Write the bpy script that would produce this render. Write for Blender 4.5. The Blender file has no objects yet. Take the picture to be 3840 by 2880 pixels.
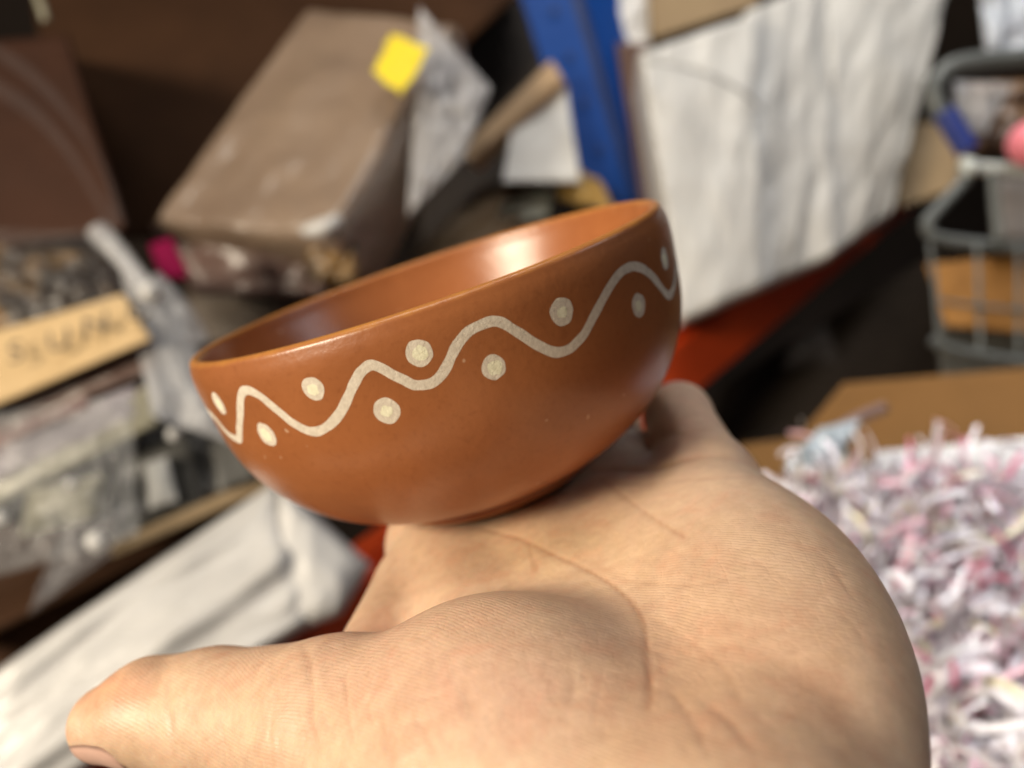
import bpy, bmesh, math, random
import numpy as np
from mathutils import Vector, Matrix, noise as mnoise

random.seed(7); RNG = np.random.default_rng(7)
scn = bpy.context.scene
COL = scn.collection

# ---------------------------------------------------------------- camera
# metres; the origin is the centre of the bowl's foot where it touches the palm, z is up
CAM = np.array([0.00990269, -0.16680838, 0.06212497])
CX = np.array([0.94830129, -0.0799065, -0.30714756])      # image right
CD = np.array([-0.3173715, -0.23875941, -0.91775229])     # image down
CF = np.array([0.0, 0.967785562, -0.251775905])           # view direction
cam_data = bpy.data.cameras.new('camera')
cam = bpy.data.objects.new('camera', cam_data); COL.objects.link(cam)
cam.matrix_world = Matrix(((CX[0], -CD[0], -CF[0], CAM[0]), (CX[1], -CD[1], -CF[1], CAM[1]),
                           (CX[2], -CD[2], -CF[2], CAM[2]), (0, 0, 0, 1)))
cam_data.sensor_width = 36.0
cam_data.lens = 27.03
cam_data.clip_start = 0.005
cam_data.clip_end = 60
cam_data.dof.use_dof = True
cam_data.dof.focus_distance = 0.109
cam_data.dof.aperture_fstop = 9.8
scn.camera = cam

# ---------------------------------------------------------------- world, lamps, exposure
world = bpy.data.worlds.new('World'); scn.world = world; world.use_nodes = True
bg = world.node_tree.nodes['Background']
bg.inputs[0].default_value = (0.95, 0.93, 1.0, 1); bg.inputs[1].default_value = 0.05

def area(name, loc, target, size, size_y, power, color, spread=180):
    d = bpy.data.lights.new(name, 'AREA'); d.shape = 'RECTANGLE'; d.size = size; d.size_y = size_y
    d.energy = power; d.color = color; d.spread = math.radians(spread)
    o = bpy.data.objects.new(name, d); COL.objects.link(o)
    o.location = loc
    o.rotation_euler = (Vector(target) - Vector(loc)).to_track_quat('-Z', 'Y').to_euler()
    return o
area('aisle_lamp', (-1.10, -0.74, 0.80), (0, 0, 0.01), 0.60, 0.36, 40, (1.0, 0.87, 0.68))
area('overhead_tube', (-0.10, -0.25, 1.55), (0, -0.03, 0.0), 0.9, 0.30, 8, (1.0, 0.92, 0.80))  # added fill from above, brightens the palm
area('side_tube', (1.35, -0.10, 0.75), (0.1, 0.1, 0.0), 0.5, 0.12, 2.0, (0.80, 0.88, 1.0))
area('ceiling_tube', (0.85, 0.25, 1.35), (0.62, 0.78, 0.0), 0.9, 0.25, 3.8, (1.0, 0.97, 0.93), 75)
area('pendant_lamp', (0.50, 0.10, 1.30), (0.44, 0.12, -0.2), 0.20, 0.20, 1.9, (0.97, 0.96, 1.0), 36)  # added narrow fill, brightens the shredded paper only
scn.view_settings.view_transform = 'Standard'; scn.view_settings.look = 'None'
scn.view_settings.exposure = -0.03; scn.view_settings.gamma = 1.0
scn.view_settings.use_curve_mapping = False
scn.render.engine = 'CYCLES'
scn.cycles.use_denoising = True
scn.cycles.max_bounces = 6; scn.cycles.diffuse_bounces = 3; scn.cycles.glossy_bounces = 3; scn.cycles.transparent_max_bounces = 10
scn.cycles.use_adaptive_sampling = True; scn.cycles.adaptive_threshold = 0.02
scn.cycles.caustics_reflective = False; scn.cycles.caustics_refractive = False

# ---------------------------------------------------------------- helpers
def at(x, y, t):
    """a place seen at (x, y) of the 2212 x 1659 photograph, t metres deep"""
    s = 1.736
    return CAM + t * (CX * (x * s - 1920) / 2883 + CD * (y * s - 1440) / 2883 + CF)
def px_of(P):
    v = P - CAM; w = v @ CF
    return np.stack([(v @ CX) / w * 2883 + 1920, (v @ CD) / w * 2883 + 1440], -1) / 1.736
def mesh_obj(name, verts, faces, mat, parent=None, smooth=True):
    me = bpy.data.meshes.new(name)
    me.from_pydata([tuple(map(float, v)) for v in verts], [], [tuple(map(int, f)) for f in faces])
    me.update()
    if smooth: me.polygons.foreach_set('use_smooth', [True] * len(me.polygons))
    if mat: me.materials.append(mat)
    o = bpy.data.objects.new(name, me); COL.objects.link(o)
    if parent: o.parent = parent
    return o
def tag(o, label=None, cat=None, group=None, kind=None):
    if label: o['label'] = label
    if cat: o['category'] = cat
    if group: o['group'] = group
    if kind: o['kind'] = kind
    return o
def empty(name, loc, label, cat, group=None):
    o = bpy.data.objects.new(name, None); COL.objects.link(o); o.location = [float(v) for v in loc]
    o.empty_display_size = 0.02
    return tag(o, label, cat, group)
def adopt(child, parent):
    """children keep their world-space vertices"""
    child.parent = parent
    child.matrix_parent_inverse = Matrix.Translation(parent.location).inverted()
    return child

# ---------------------------------------------------------------- materials
def mat_new(name):
    m = bpy.data.materials.new(name); m.use_nodes = True
    nt = m.node_tree; b = nt.nodes['Principled BSDF']
    return m, nt, b
def N(nt, typ, **kw):
    n = nt.nodes.new(typ)
    for k, v in kw.items(): setattr(n, k, v)
    return n
def L(nt, a, b): nt.links.new(a, b)
def ramp(nt, stops):
    r = N(nt, 'ShaderNodeValToRGB'); e = r.color_ramp.elements
    e[0].position, e[0].color = stops[0][0], (*stops[0][1], 1)
    e[1].position, e[1].color = stops[-1][0], (*stops[-1][1], 1)
    for p, c in stops[1:-1]:
        k = e.new(p); k.color = (*c, 1)
    return r
def mixc(nt, fac, a, b, blend='MIX'):
    m = N(nt, 'ShaderNodeMix', data_type='RGBA', blend_type=blend)
    for sock, v in ((m.inputs[0], fac), (m.inputs[6], a), (m.inputs[7], b)):
        if hasattr(v, 'is_linked') or hasattr(v, 'links'): L(nt, v, sock)
        elif isinstance(v, (int, float)): sock.default_value = v
        else: sock.default_value = (*v, 1)
    return m.outputs[2]
def objcoord(nt): return N(nt, 'ShaderNodeTexCoord').outputs['Object']
def tnoise(nt, vec, scale, detail=4, rough=.55, dist=0):
    n = N(nt, 'ShaderNodeTexNoise'); n.inputs['Scale'].default_value = scale
    n.inputs['Detail'].default_value = detail; n.inputs['Roughness'].default_value = rough
    n.inputs['Distortion'].default_value = dist
    L(nt, vec, n.inputs['Vector']); return n
def bump(nt, h, dist, strength=1.0, prev=None):
    b = N(nt, 'ShaderNodeBump'); b.inputs['Distance'].default_value = dist; b.inputs['Strength'].default_value = strength
    L(nt, h, b.inputs['Height'])
    if prev is not None: L(nt, prev, b.inputs['Normal'])
    return b.outputs[0]
def plain(name, c1, c2=None, scale=25, rough=.6, bump_scale=90, bump_d=.0008, coat=0, stops=None, spec=.5, detail=5):
    m, nt, b = mat_new(name); v = objcoord(nt)
    n = tnoise(nt, v, scale, detail, .6, .4)
    r = ramp(nt, stops or [(.3, c1), (.7, c2 or tuple(x * .75 for x in c1))]); L(nt, n.outputs[0], r.inputs[0])
    L(nt, r.outputs[0], b.inputs['Base Color'])
    b.inputs['Roughness'].default_value = rough; b.inputs['Specular IOR Level'].default_value = spec
    b.inputs['Coat Weight'].default_value = coat; b.inputs['Coat Roughness'].default_value = .12
    n2 = tnoise(nt, v, bump_scale, 4)
    nb = bump(nt, n2.outputs[0], bump_d)
    L(nt, nb, b.inputs['Normal']); L(nt, nb, b.inputs['Coat Normal'])
    return m
def film(name, col=(.8, .8, .82), opacity=.35, rough=.18):
    m, nt, b = mat_new(name); v = objcoord(nt)
    b.inputs['Base Color'].default_value = (*col, 1); b.inputs['Roughness'].default_value = rough
    b.inputs['Specular IOR Level'].default_value = .7
    n = tnoise(nt, v, 30, 4, .6, 1.0)
    L(nt, bump(nt, n.outputs[0], .006), b.inputs['Normal'])
    t = N(nt, 'ShaderNodeBsdfTransparent'); mx = N(nt, 'ShaderNodeMixShader'); mx.inputs[0].default_value = opacity
    out = nt.nodes['Material Output']
    L(nt, t.outputs[0], mx.inputs[1]); L(nt, b.outputs[0], mx.inputs[2]); L(nt, mx.outputs[0], out.inputs[0])
    return m

# terracotta glaze of the bowl
def make_clay():
    m, nt, b = mat_new('polished_terracotta'); v = objcoord(nt)
    n1 = tnoise(nt, v, 55, 6, .6, .3); r1 = ramp(nt, [(.3, (.30, .104, .035)), (.72, (.365, .132, .045))]); L(nt, n1.outputs[0], r1.inputs[0])
    n2 = tnoise(nt, v, 900, 2); r2 = ramp(nt, [(.25, (.80, .75, .72)), (.45, (1, 1, 1))]); L(nt, n2.outputs[0], r2.inputs[0])
    c = mixc(nt, .55, r1.outputs[0], r2.outputs[0], 'MULTIPLY')
    n3 = tnoise(nt, v, 420, 1); r3 = ramp(nt, [(.765, (0, 0, 0)), (.80, (.6, .6, .6))]); L(nt, n3.outputs[0], r3.inputs[0])
    c = mixc(nt, r3.outputs[0], c, (.62, .42, .28))
    sep = N(nt, 'ShaderNodeSeparateXYZ'); L(nt, v, sep.inputs[0])
    # the rubbed, more ochre edge of the lip
    nz = tnoise(nt, v, 260, 4)
    ad = N(nt, 'ShaderNodeMath', operation='MULTIPLY_ADD'); L(nt, nz.outputs[0], ad.inputs[0]); ad.inputs[1].default_value = .0016; L(nt, sep.outputs[2], ad.inputs[2])
    mr = N(nt, 'ShaderNodeMapRange'); mr.inputs[1].default_value = .0479; mr.inputs[2].default_value = .0490; L(nt, ad.outputs[0], mr.inputs[0])
    ml = N(nt, 'ShaderNodeMath', operation='MULTIPLY'); L(nt, mr.outputs[0], ml.inputs[0]); ml.inputs[1].default_value = .7
    c = mixc(nt, ml.outputs[0], c, (.52, .24, .05))
    L(nt, c, b.inputs['Base Color'])
    n4 = tnoise(nt, v, 120, 4); mr2 = N(nt, 'ShaderNodeMapRange'); L(nt, n4.outputs[0], mr2.inputs[0]); mr2.inputs[3].default_value = .25; mr2.inputs[4].default_value = .34
    L(nt, mr2.outputs[0], b.inputs['Roughness'])
    b.inputs['Specular IOR Level'].default_value = .5
    n5 = tnoise(nt, v, 700, 3); L(nt, bump(nt, n5.outputs[0], .00006), b.inputs['Normal'])
    return m
M_CLAY = make_clay()
def make_slip(name, c1, c2):
    m, nt, b = mat_new(name); v = objcoord(nt)
    n1 = tnoise(nt, v, 900, 5, .65); r1 = ramp(nt, [(.32, c1), (.66, c2)]); L(nt, n1.outputs[0], r1.inputs[0])
    L(nt, r1.outputs[0], b.inputs['Base Color']); b.inputs['Roughness'].default_value = .85
    n2 = tnoise(nt, v, 1500, 4, .7, .6); L(nt, bump(nt, n2.outputs[0], .00013), b.inputs['Normal'])
    return m
M_SLIP = make_slip('scraped_cream_slip', (.57, .50, .405), (.72, .65, .54))
M_SLIP2 = make_slip('pale_slip_centre', (.72, .70, .50), (.86, .84, .64))

def make_skin():
    m, nt, b = mat_new('skin'); v = objcoord(nt)
    att = N(nt, 'ShaderNodeAttribute', attribute_name='tint'); 
    n1 = tnoise(nt, v, 60, 5, .6, .5); r1 = ramp(nt, [(.3, (.565, .385, .262)), (.55, (.645, .455, .315)), (.75, (.70, .51, .35))]); L(nt, n1.outputs[0], r1.inputs[0])
    c = mixc(nt, .85, r1.outputs[0], att.outputs['Color'], 'MULTIPLY')
    nm = tnoise(nt, v, 130, 5, .65, .8); rm = ramp(nt, [(.34, (1.0, .80, .76)), (.5, (1, 1, 1)), (.66, (1.06, 1.06, 1.0))]); L(nt, nm.outputs[0], rm.inputs[0])
    c = mixc(nt, .45, c, rm.outputs[0], 'MULTIPLY')
    n2 = tnoise(nt, v, 420, 4, .65); r2 = ramp(nt, [(.3, (.86, .80, .77)), (.65, (1.04, 1.03, 1.02))]); L(nt, n2.outputs[0], r2.inputs[0])
    c = mixc(nt, .8, c, r2.outputs[0], 'MULTIPLY')
    L(nt, c, b.inputs['Base Color'])
    b.inputs['Subsurface Weight'].default_value = .18
    b.inputs['Subsurface Radius'].default_value = (1.0, .35, .15); b.inputs['Subsurface Scale'].default_value = .004
    b.inputs['Roughness'].default_value = .46; b.inputs['Specular IOR Level'].default_value = .48
    # friction ridges, wrinkles
    nd = tnoise(nt, v, 22, 3, .5)
    mp = N(nt, 'ShaderNodeVectorMath', operation='MULTIPLY_ADD'); L(nt, nd.outputs['Color'], mp.inputs[0]); mp.inputs[1].default_value = (.010, .010, .010); L(nt, v, mp.inputs[2])
    w = N(nt, 'ShaderNodeTexWave', wave_type='BANDS', bands_direction='DIAGONAL'); w.inputs['Scale'].default_value = 700; w.inputs['Distortion'].default_value = 1.2; w.inputs['Detail'].default_value = 2
    w.inputs['Detail Scale'].default_value = 2.0
    L(nt, mp.outputs[0], w.inputs['Vector'])
    h1 = bump(nt, w.outputs[1], .000015)
    vo = N(nt, 'ShaderNodeTexVoronoi', feature='DISTANCE_TO_EDGE'); vo.inputs['Scale'].default_value = 520; L(nt, mp.outputs[0], vo.inputs['Vector'])
    rv = ramp(nt, [(.0, (0, 0, 0)), (.12, (1, 1, 1))]); L(nt, vo.outputs[0], rv.inputs[0])
    h2 = bump(nt, rv.outputs[0], .000014, 1, h1)
    n3 = tnoise(nt, v, 260, 6, .7, .4); h3 = bump(nt, n3.outputs[0], .00011, 1, h2)
    L(nt, h3, b.inputs['Normal'])
    return m
M_SKIN = make_skin()
M_NAIL = plain('thumb_nail', (.60, .36, .28), (.70, .45, .36), 80, .28, 300, .0001)

# ================================================================ THE HAND
def _rc(p, a, b, ra, rb):
    a = np.array(a, np.float32); b = np.array(b, np.float32); ba = b - a; pa = p - a
    h = np.clip((pa @ ba) / np.float32(ba @ ba), 0, 1)
    d = pa - h[:, None] * ba
    return np.sqrt(np.einsum('ij,ij->i', d, d)) - (ra + (rb - ra) * h)
def _ell(p, c, r, deg):
    q = p - np.array(c, np.float32); cs, sn = math.cos(math.radians(deg)), math.sin(math.radians(deg))
    q = q @ np.array([[cs, sn, 0], [-sn, cs, 0], [0, 0, 1]], np.float32).T
    r = np.array(r, np.float32); k0 = np.sqrt(((q / r) ** 2).sum(1)); k1 = np.sqrt(((q / (r * r)) ** 2).sum(1))
    return k0 * (k0 - 1) / np.maximum(k1, 1e-6)
def _smin(a, b, k):
    h = np.maximum(k - np.abs(a - b), 0) / k
    return np.minimum(a, b) - h * h * h * k / 6
def _chain(p, pts, rs, k):
    d = None
    for i in range(len(pts) - 1):
        e = _rc(p, pts[i], pts[i + 1], rs[i], rs[i + 1]); d = e if d is None else _smin(d, e, k)
    return d
FINGERS = (  # index, middle, ring, little: knuckle, joint, joint, tip (cm)
    ([(-1.75, -.4, -1.2), (-1.6, 3.8, -1.15), (-1.2, 6.2, -1.75), (-.9, 8.0, -2.7)], [1.0, .88, .78, .66]),
    ([(.45, 0, -1.2), (.75, 4.6, -1.1), (1.0, 7.3, -1.9), (1.2, 9.2, -3.0)], [1.02, .9, .8, .68]),
    ([(2.45, -.8, -1.15), (3.15, 3.4, -1.0), (3.4, 5.8, -1.8), (3.6, 7.5, -2.9)], [1.0, .88, .75, .64]),
    ([(4.2, -2.0, -1.0), (4.55, .75, -.5), (4.75, 2.4, -1.6), (4.8, 3.6, -2.7)], [.9, .78, .68, .56]))
def hand_field(p):
    p = np.asarray(p, np.float32)
    d = None
    for a, b, r1, r2 in (((.3, -10.6, -1.9), (-1.8, -.2, -1.29), 1.4, 1.22), ((1.0, -10.8, -1.9), (.4, .2, -1.33), 1.45, 1.22),
                         ((1.8, -10.8, -1.9), (2.4, -.6, -1.34), 1.45, 1.16), ((2.0, -10.5, -1.9), (4.15, -2.0, -1.28), 1.4, 1.12)):
        e = _rc(p, a, b, r1, r2); d = e if d is None else _smin(d, e, 1.5)
    d = _smin(d, _ell(p, (3.55, -6.35, -1.4), (1.78, 3.9, 1.5), -10), 1.2)
    d = _smin(d, _ell(p, (-.66, -7.75, -.74), (2.05, 2.6, 1.60), 34), 1.1)
    d = _smin(d, _rc(p, (1.2, -10.5, -1.9), (1.6, -14.5, -3.0), 2.0, 2.35), 1.5)
    d = _smin(d, _rc(p, (1.6, -14.5, -3.0), (2.2, -24, -7.5), 2.35, 3.2), 1.5)
    d = _smin(d, _chain(p, [(-.2, -9.5, -1.6), (-3.1, -6.45, -.75), (-5.6, -5.0, -.75), (-6.7, -4.72, -.50), (-7.53, -4.6, -.50)],
                        [1.6, 1.25, 1.03, .85, .64], .5), .9)
    d = _smin(d, _rc(p, (-3.2, -5.3, -1.25), (-2.35, -2.0, -1.4), .78, .92), 1.0)
    f = None
    for pts, rs in FINGERS:
        e = _chain(p, pts, rs, .35); f = e if f is None else _smin(f, e, .12)
    d = _smin(d, f, .55)
    d = _smin(d, _rc(p, (2.8, .0, -1.15), (4.2, -.3, -1.0), .75, .7), .5)
    d = _smin(d, _rc(p, (.6, .6, -1.35), (2.6, .2, -1.3), .8, .75), .5)
    d = _smin(d, _rc(p, (-1.6, .5, -1.35), (.5, .7, -1.35), .8, .8), .5)
    return d
HAND_LIFT = 0.105                                             # cm, until the palm meets the foot
def hand_surface(h=0.105):
    lo = np.array([-9.0, -26.5, -11.5]); hi = np.array([6.6, 10.6, 2.2])
    n = np.ceil((hi - lo) / h).astype(int) + 1
    n = ((n + 3) // 4) * 4 + 1
    c = 4
    gx = [lo[i] + h * c * np.arange((n[i] - 1) // c + 1) for i in range(3)]
    cg = np.stack(np.meshgrid(*gx, indexing='ij'), -1); cs = cg.shape[:3]
    cd = hand_field(cg.reshape(-1, 3)).reshape(cs)
    full = np.repeat(np.repeat(np.repeat(cd, c, 0), c, 1), c, 2)[:n[0], :n[1], :n[2]].copy()
    near = np.abs(full) < h * c * 1.9
    ii = np.argwhere(near)
    pts = (lo + ii * h).astype(np.float32)
    vals = np.concatenate([hand_field(q) for q in np.array_split(pts, max(1, len(pts) // 400000))])
    full[near] = vals
    # surface nets
    s = full < 0
    X, Y, Z = n
    cnt = np.zeros((X - 1, Y - 1, Z - 1), np.int8)
    for dx in (0, 1):
        for dy in (0, 1):
            for dz in (0, 1):
                cnt += s[dx:X - 1 + dx, dy:Y - 1 + dy, dz:Z - 1 + dz]
    act = (cnt > 0) & (cnt < 8)
    idx = np.full(act.shape, -1, np.int64); cells = np.argwhere(act); idx[act] = np.arange(len(cells))
    acc = np.zeros((len(cells), 3)); w = np.zeros(len(cells))
    cor = [(0, 0, 0), (1, 0, 0), (0, 1, 0), (1, 1, 0), (0, 0, 1), (1, 0, 1), (0, 1, 1), (1, 1, 1)]
    cv = [full[cells[:, 0] + a, cells[:, 1] + b, cells[:, 2] + d] for a, b, d in cor]
    for i in range(8):
        for j in range(i + 1, 8):
            df = np.array(cor[j]) - np.array(cor[i])
            if np.abs(df).sum() != 1: continue
            cr = (cv[i] < 0) != (cv[j] < 0)
            t = np.where(cr, cv[i] / np.where(cr, cv[i] - cv[j], 1), 0)
            acc += np.where(cr[:, None], np.array(cor[i]) + t[:, None] * df, 0); w += cr
    V = lo + h * (cells + acc / w[:, None])
    faces = []
    for ax in range(3):
        sl0 = [slice(None)] * 3; sl1 = [slice(None)] * 3; sl0[ax] = slice(0, -1); sl1[ax] = slice(1, None)
        a = s[tuple(sl0)]; b = s[tuple(sl1)]; cr = np.argwhere(a != b)
        u, v = [(1, 2), (2, 0), (0, 1)][ax]
        cr = cr[(cr[:, u] > 0) & (cr[:, v] > 0)]
        flip = s[cr[:, 0], cr[:, 1], cr[:, 2]]
        def at_(du, dv):
            q = cr.copy(); q[:, u] -= du; q[:, v] -= dv; return idx[q[:, 0], q[:, 1], q[:, 2]]
        q = np.stack([at_(1, 1), at_(0, 1), at_(0, 0), at_(1, 0)], 1)
        q[~flip] = q[~flip][:, ::-1]
        faces.append(q)
    F = np.concatenate(faces)
    return V, F
def field_grad(P, e=.03):
    g = np.stack([hand_field(P + np.eye(3)[i] * e) - hand_field(P - np.eye(3)[i] * e) for i in range(3)], 1)
    return g / np.maximum(np.linalg.norm(g, axis=1, keepdims=True), 1e-6)
def subdivide(V, F):
    E = np.sort(np.concatenate([F[:, [i, (i + 1) % 4]] for i in range(4)]), 1)
    uq, inv = np.unique(E, axis=0, return_inverse=True); inv = inv.reshape(4, -1).T
    nv = len(V); mid = (V[uq[:, 0]] + V[uq[:, 1]]) / 2; fc = V[F].mean(1)
    me = nv + inv; fi = nv + len(uq) + np.arange(len(F))
    Q = np.concatenate([np.stack([F[:, i], me[:, i], fi, me[:, i - 1]], 1) for i in range(4)])
    return np.concatenate([V, mid, fc]), Q
def touch_all(lines):
    """where lines of sight meet the skin (cm), for many polylines at once"""
    flat = np.array([p for l in lines for p in l], float)
    s_ = 1.736
    D = CX * ((flat[:, 0] * s_ - 1920) / 2883)[:, None] + CD * ((flat[:, 1] * s_ - 1440) / 2883)[:, None] + CF
    D /= np.linalg.norm(D, axis=1, keepdims=True); o = CAM * 100 - np.array([0, 0, HAND_LIFT]); t = np.full(len(flat), 4.0)
    for _ in range(60): t = np.minimum(t + hand_field(o + D * t[:, None]) * .85, 40)
    P = o + D * t[:, None]; out = []; k = 0
    for l in lines:
        q = P[k:k + len(l)]; ok = t[k:k + len(l)] < 30; k += len(l); out.append(q[ok])
    return out
def seg_dist(P, line):
    best = np.full(len(P), 1e9)
    for a, b in zip(line[:-1], line[1:]):
        ba = b - a; h = np.clip(((P - a) @ ba) / max(ba @ ba, 1e-9), 0, 1)
        best = np.minimum(best, np.linalg.norm(P - a - h[:, None] * ba, axis=1))
    return best

def catmull_(P, n):
    out = []
    for i in range(len(P) - 1):
        p0, p1, p2, p3 = P[max(i - 1, 0)], P[i], P[i + 1], P[min(i + 2, len(P) - 1)]
        for t in np.linspace(0, 1, n, endpoint=False):
            out.append(.5 * (2 * p1 + (p2 - p0) * t + (2 * p0 - 5 * p1 + 4 * p2 - p3) * t * t + (3 * p1 - p0 - 3 * p2 + p3) * t ** 3))
    out.append(P[-1]); return np.array(out)
hand = empty('hand', (0.01, -0.11, -0.02), 'open left hand, palm up with thumb stretched out, carrying the small bowl', 'hand')
V, F = hand_surface()
sel = (V[F].mean(1)[:, 1] > -13.5)
V1, Q1 = subdivide(V, F)
for _ in range(1):
    d = hand_field(V1); V1 = V1 - d[:, None] * field_grad(V1) * .9
Nn = field_grad(V1)
pxv = px_of((V1 + np.array([0, 0, HAND_LIFT])) * .01)
CREASES = [  # points along the crease, depth, half width (cm), strength of its line: reddish skin tone plus painted crease shade
    ([(1040, 1142), (1120, 1163), (1190, 1196), (1250, 1222), (1310, 1256), (1362, 1300), (1390, 1350), (1398, 1420), (1404, 1480), (1398, 1545)], .014, .05, 1.0),
    ([(1292, 1030), (1345, 1070), (1400, 1112), (1440, 1138), (1490, 1168)], .008, .045, .75),
    ([(1250, 1024), (1350, 1013), (1450, 1001), (1560, 986), (1660, 976)], .07, .13, .8),
    ([(1300, 1046), (1420, 1043), (1540, 1034), (1650, 1036)], .010, .05, .6),
    ([(1420, 948), (1480, 938), (1530, 932)], .04, .12, .5),
    ([(1138, 1168), (1150, 1205), (1160, 1240)], .006, .04, .6),
    ([(1330, 1248), (1420, 1262), (1520, 1262), (1640, 1240)], .007, .04, .4),
    ([(1400, 1330), (1480, 1380), (1560, 1440), (1600, 1520)], .007, .05, .35),
    ([(1560, 1370), (1640, 1400), (1720, 1450), (1800, 1510), (1830, 1600)], .06, .35, .5),
    ([(1500, 1500), (1580, 1560), (1640, 1640)], .012, .07, .35),
    ([(1440, 1480), (1500, 1560), (1540, 1650)], .012, .06, .35),
    ([(1300, 1440), (1290, 1520), (1270, 1600)], .005, .04, .25),
    ([(652, 1388), (668, 1430), (672, 1490), (674, 1560), (690, 1630)], .018, .06, .5),
    ([(590, 1420), (600, 1500), (585, 1580)], .014, .05, .25),
    ([(745, 1450), (752, 1540), (770, 1640)], .016, .05, .25),
    ([(820, 1520), (835, 1600), (850, 1650)], .016, .05, .25),
    ([(905, 1540), (925, 1600), (935, 1655)], .014, .05, .2),
    ([(352, 1432), (338, 1470), (330, 1510)], .06, .16, .5),
    ([(372, 1450), (362, 1500), (368, 1560), (380, 1620)], .02, .07, .35),
    ([(300, 1440), (345, 1428), (400, 1424)], .05, .18, .3),
]
red = np.zeros(len(V1)); disp = np.zeros(len(V1))
vis = (V1[:, 1] > -14)
rnd = random.Random(3)
MARKS = [(pts, dep, hw, rd) for pts, dep, hw, rd in CREASES]
for _ in range(70):                       # fine wrinkles over thumb and thenar
    x = rnd.uniform(420, 1350); y = rnd.uniform(1400, 1655)
    a = rnd.gauss(1.45, .35) if rnd.random() < .7 else rnd.gauss(-.15, .15); l = rnd.uniform(25, 90)
    MARKS.append(([(x, y), (x + math.cos(a) * l * .5 + rnd.gauss(0, 3), y + math.sin(a) * l * .5), (x + math.cos(a) * l, y + math.sin(a) * l)], rnd.uniform(.004, .010), .035, .12))
for _ in range(46):
    x = rnd.uniform(1350, 1980); y = rnd.uniform(1150, 1655); a = rnd.gauss(.5, .5); l = rnd.uniform(30, 110)
    MARKS.append(([(x, y), (x + math.cos(a) * l * .5, y + math.sin(a) * l * .5 + rnd.gauss(0, 5)), (x + math.cos(a) * l, y + math.sin(a) * l)], rnd.uniform(.003, .009), .04, .1))
for _ in range(120):                      # criss-cross folds at the root of the thumb
    x = rnd.uniform(560, 1150); y = rnd.uniform(1490, 1660)
    a = rnd.choice((1.2, 1.9, 1.55)) + rnd.gauss(0, .15); l = rnd.uniform(30, 80)
    MARKS.append(([(x, y), (x + math.cos(a) * l * .5 + rnd.gauss(0, 2), y + math.sin(a) * l * .5), (x + math.cos(a) * l, y + math.sin(a) * l)], rnd.uniform(.005, .011), .032, .08))
for _ in range(60):                       # pale dry scratches
    x = rnd.uniform(600, 1500); y = rnd.uniform(1330, 1480)
    a = rnd.gauss(-.12, .12); l = rnd.uniform(20, 60)
    MARKS.append(([(x, y), (x + math.cos(a) * l * .5, y + math.sin(a) * l * .5), (x + math.cos(a) * l, y + math.sin(a) * l)], -.003, .022, -.5))
for ln, (pts, dep, hw, rd) in zip(touch_all([m_[0] for m_ in MARKS]), MARKS):
    if len(ln) < 2: continue
    lo_, hi_ = ln.min(0) - hw * 3.5, ln.max(0) + hw * 3.5
    m = np.all((V1 > lo_) & (V1 < hi_), axis=1)
    if not m.any(): continue
    if len(ln) > 3:
        ln = catmull_(ln, 5)
    d = seg_dist(V1[m], ln); run = np.ones(m.sum())
    ends = np.minimum(np.linalg.norm(V1[m] - ln[0], axis=1), np.linalg.norm(V1[m] - ln[-1], axis=1)); run = np.clip(ends / (hw * 5), 0, 1) ** .7
    disp[m] -= dep * run * np.exp(-(d / hw) ** 2); red[m] += rd * run * np.exp(-(d / (hw * .8)) ** 2)
# bed of the nail under the thumb tip
V2 = V1 + Nn * disp[:, None]
tint = np.ones((len(V2), 4)); 
def blob(c, r, col, amt):
    w = (amt * np.exp(-(((pxv - np.array(c)) / np.array(r)) ** 2).sum(1)))[:, None]
    tint[:, :3] = tint[:, :3] * (1 - w) + np.array(col) * w
blob((240, 1500), (90, 70), (1.05, .72, .60), .8)          # flushed thumb tip
blob((1000, 1480), (330, 110), (.98, .86, .92), .7)        # cooler thenar
blob((1500, 1480), (260, 160), (1.0, .83, .72), .6)
blob((1180, 1180), (240, 90), (1.08, 1.05, .86), .8)       # yellowish hollow of the palm
blob((1800, 1400), (150, 330), (.94, .86, .80), .6)
blob((1480, 900), (90, 60), (.95, .85, .85), .6)
w = np.clip(red, 0, 1)[:, None] * .62
tint[:, :3] = tint[:, :3] * (1 - w) + tint[:, :3] * np.array([.60, .40, .32]) * w
w = np.clip(-red, 0, 1)[:, None] * .5
tint[:, :3] = tint[:, :3] * (1 - w) + np.array([1.2, 1.2, 1.2]) * w
me = bpy.data.meshes.new('skin')
P = ((V2 + np.array([0, 0, HAND_LIFT])) * .01 - np.array(hand.location)).astype(np.float32)
me.vertices.add(len(P)); me.vertices.foreach_set('co', P.ravel())
me.loops.add(Q1.size); me.loops.foreach_set('vertex_index', Q1.astype(np.int32).ravel())
me.polygons.add(len(Q1)); me.polygons.foreach_set('loop_start', (np.arange(len(Q1)) * 4).astype(np.int32))
me.update(calc_edges=True); me.validate()
me.polygons.foreach_set('use_smooth', np.ones(len(me.polygons), bool))
ca = me.color_attributes.new('tint', 'FLOAT_COLOR', 'POINT'); ca.data.foreach_set('color', tint.astype(np.float32).ravel())
me.materials.append(M_SKIN)
skin = bpy.data.objects.new('skin', me); COL.objects.link(skin); skin.parent = hand

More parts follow.
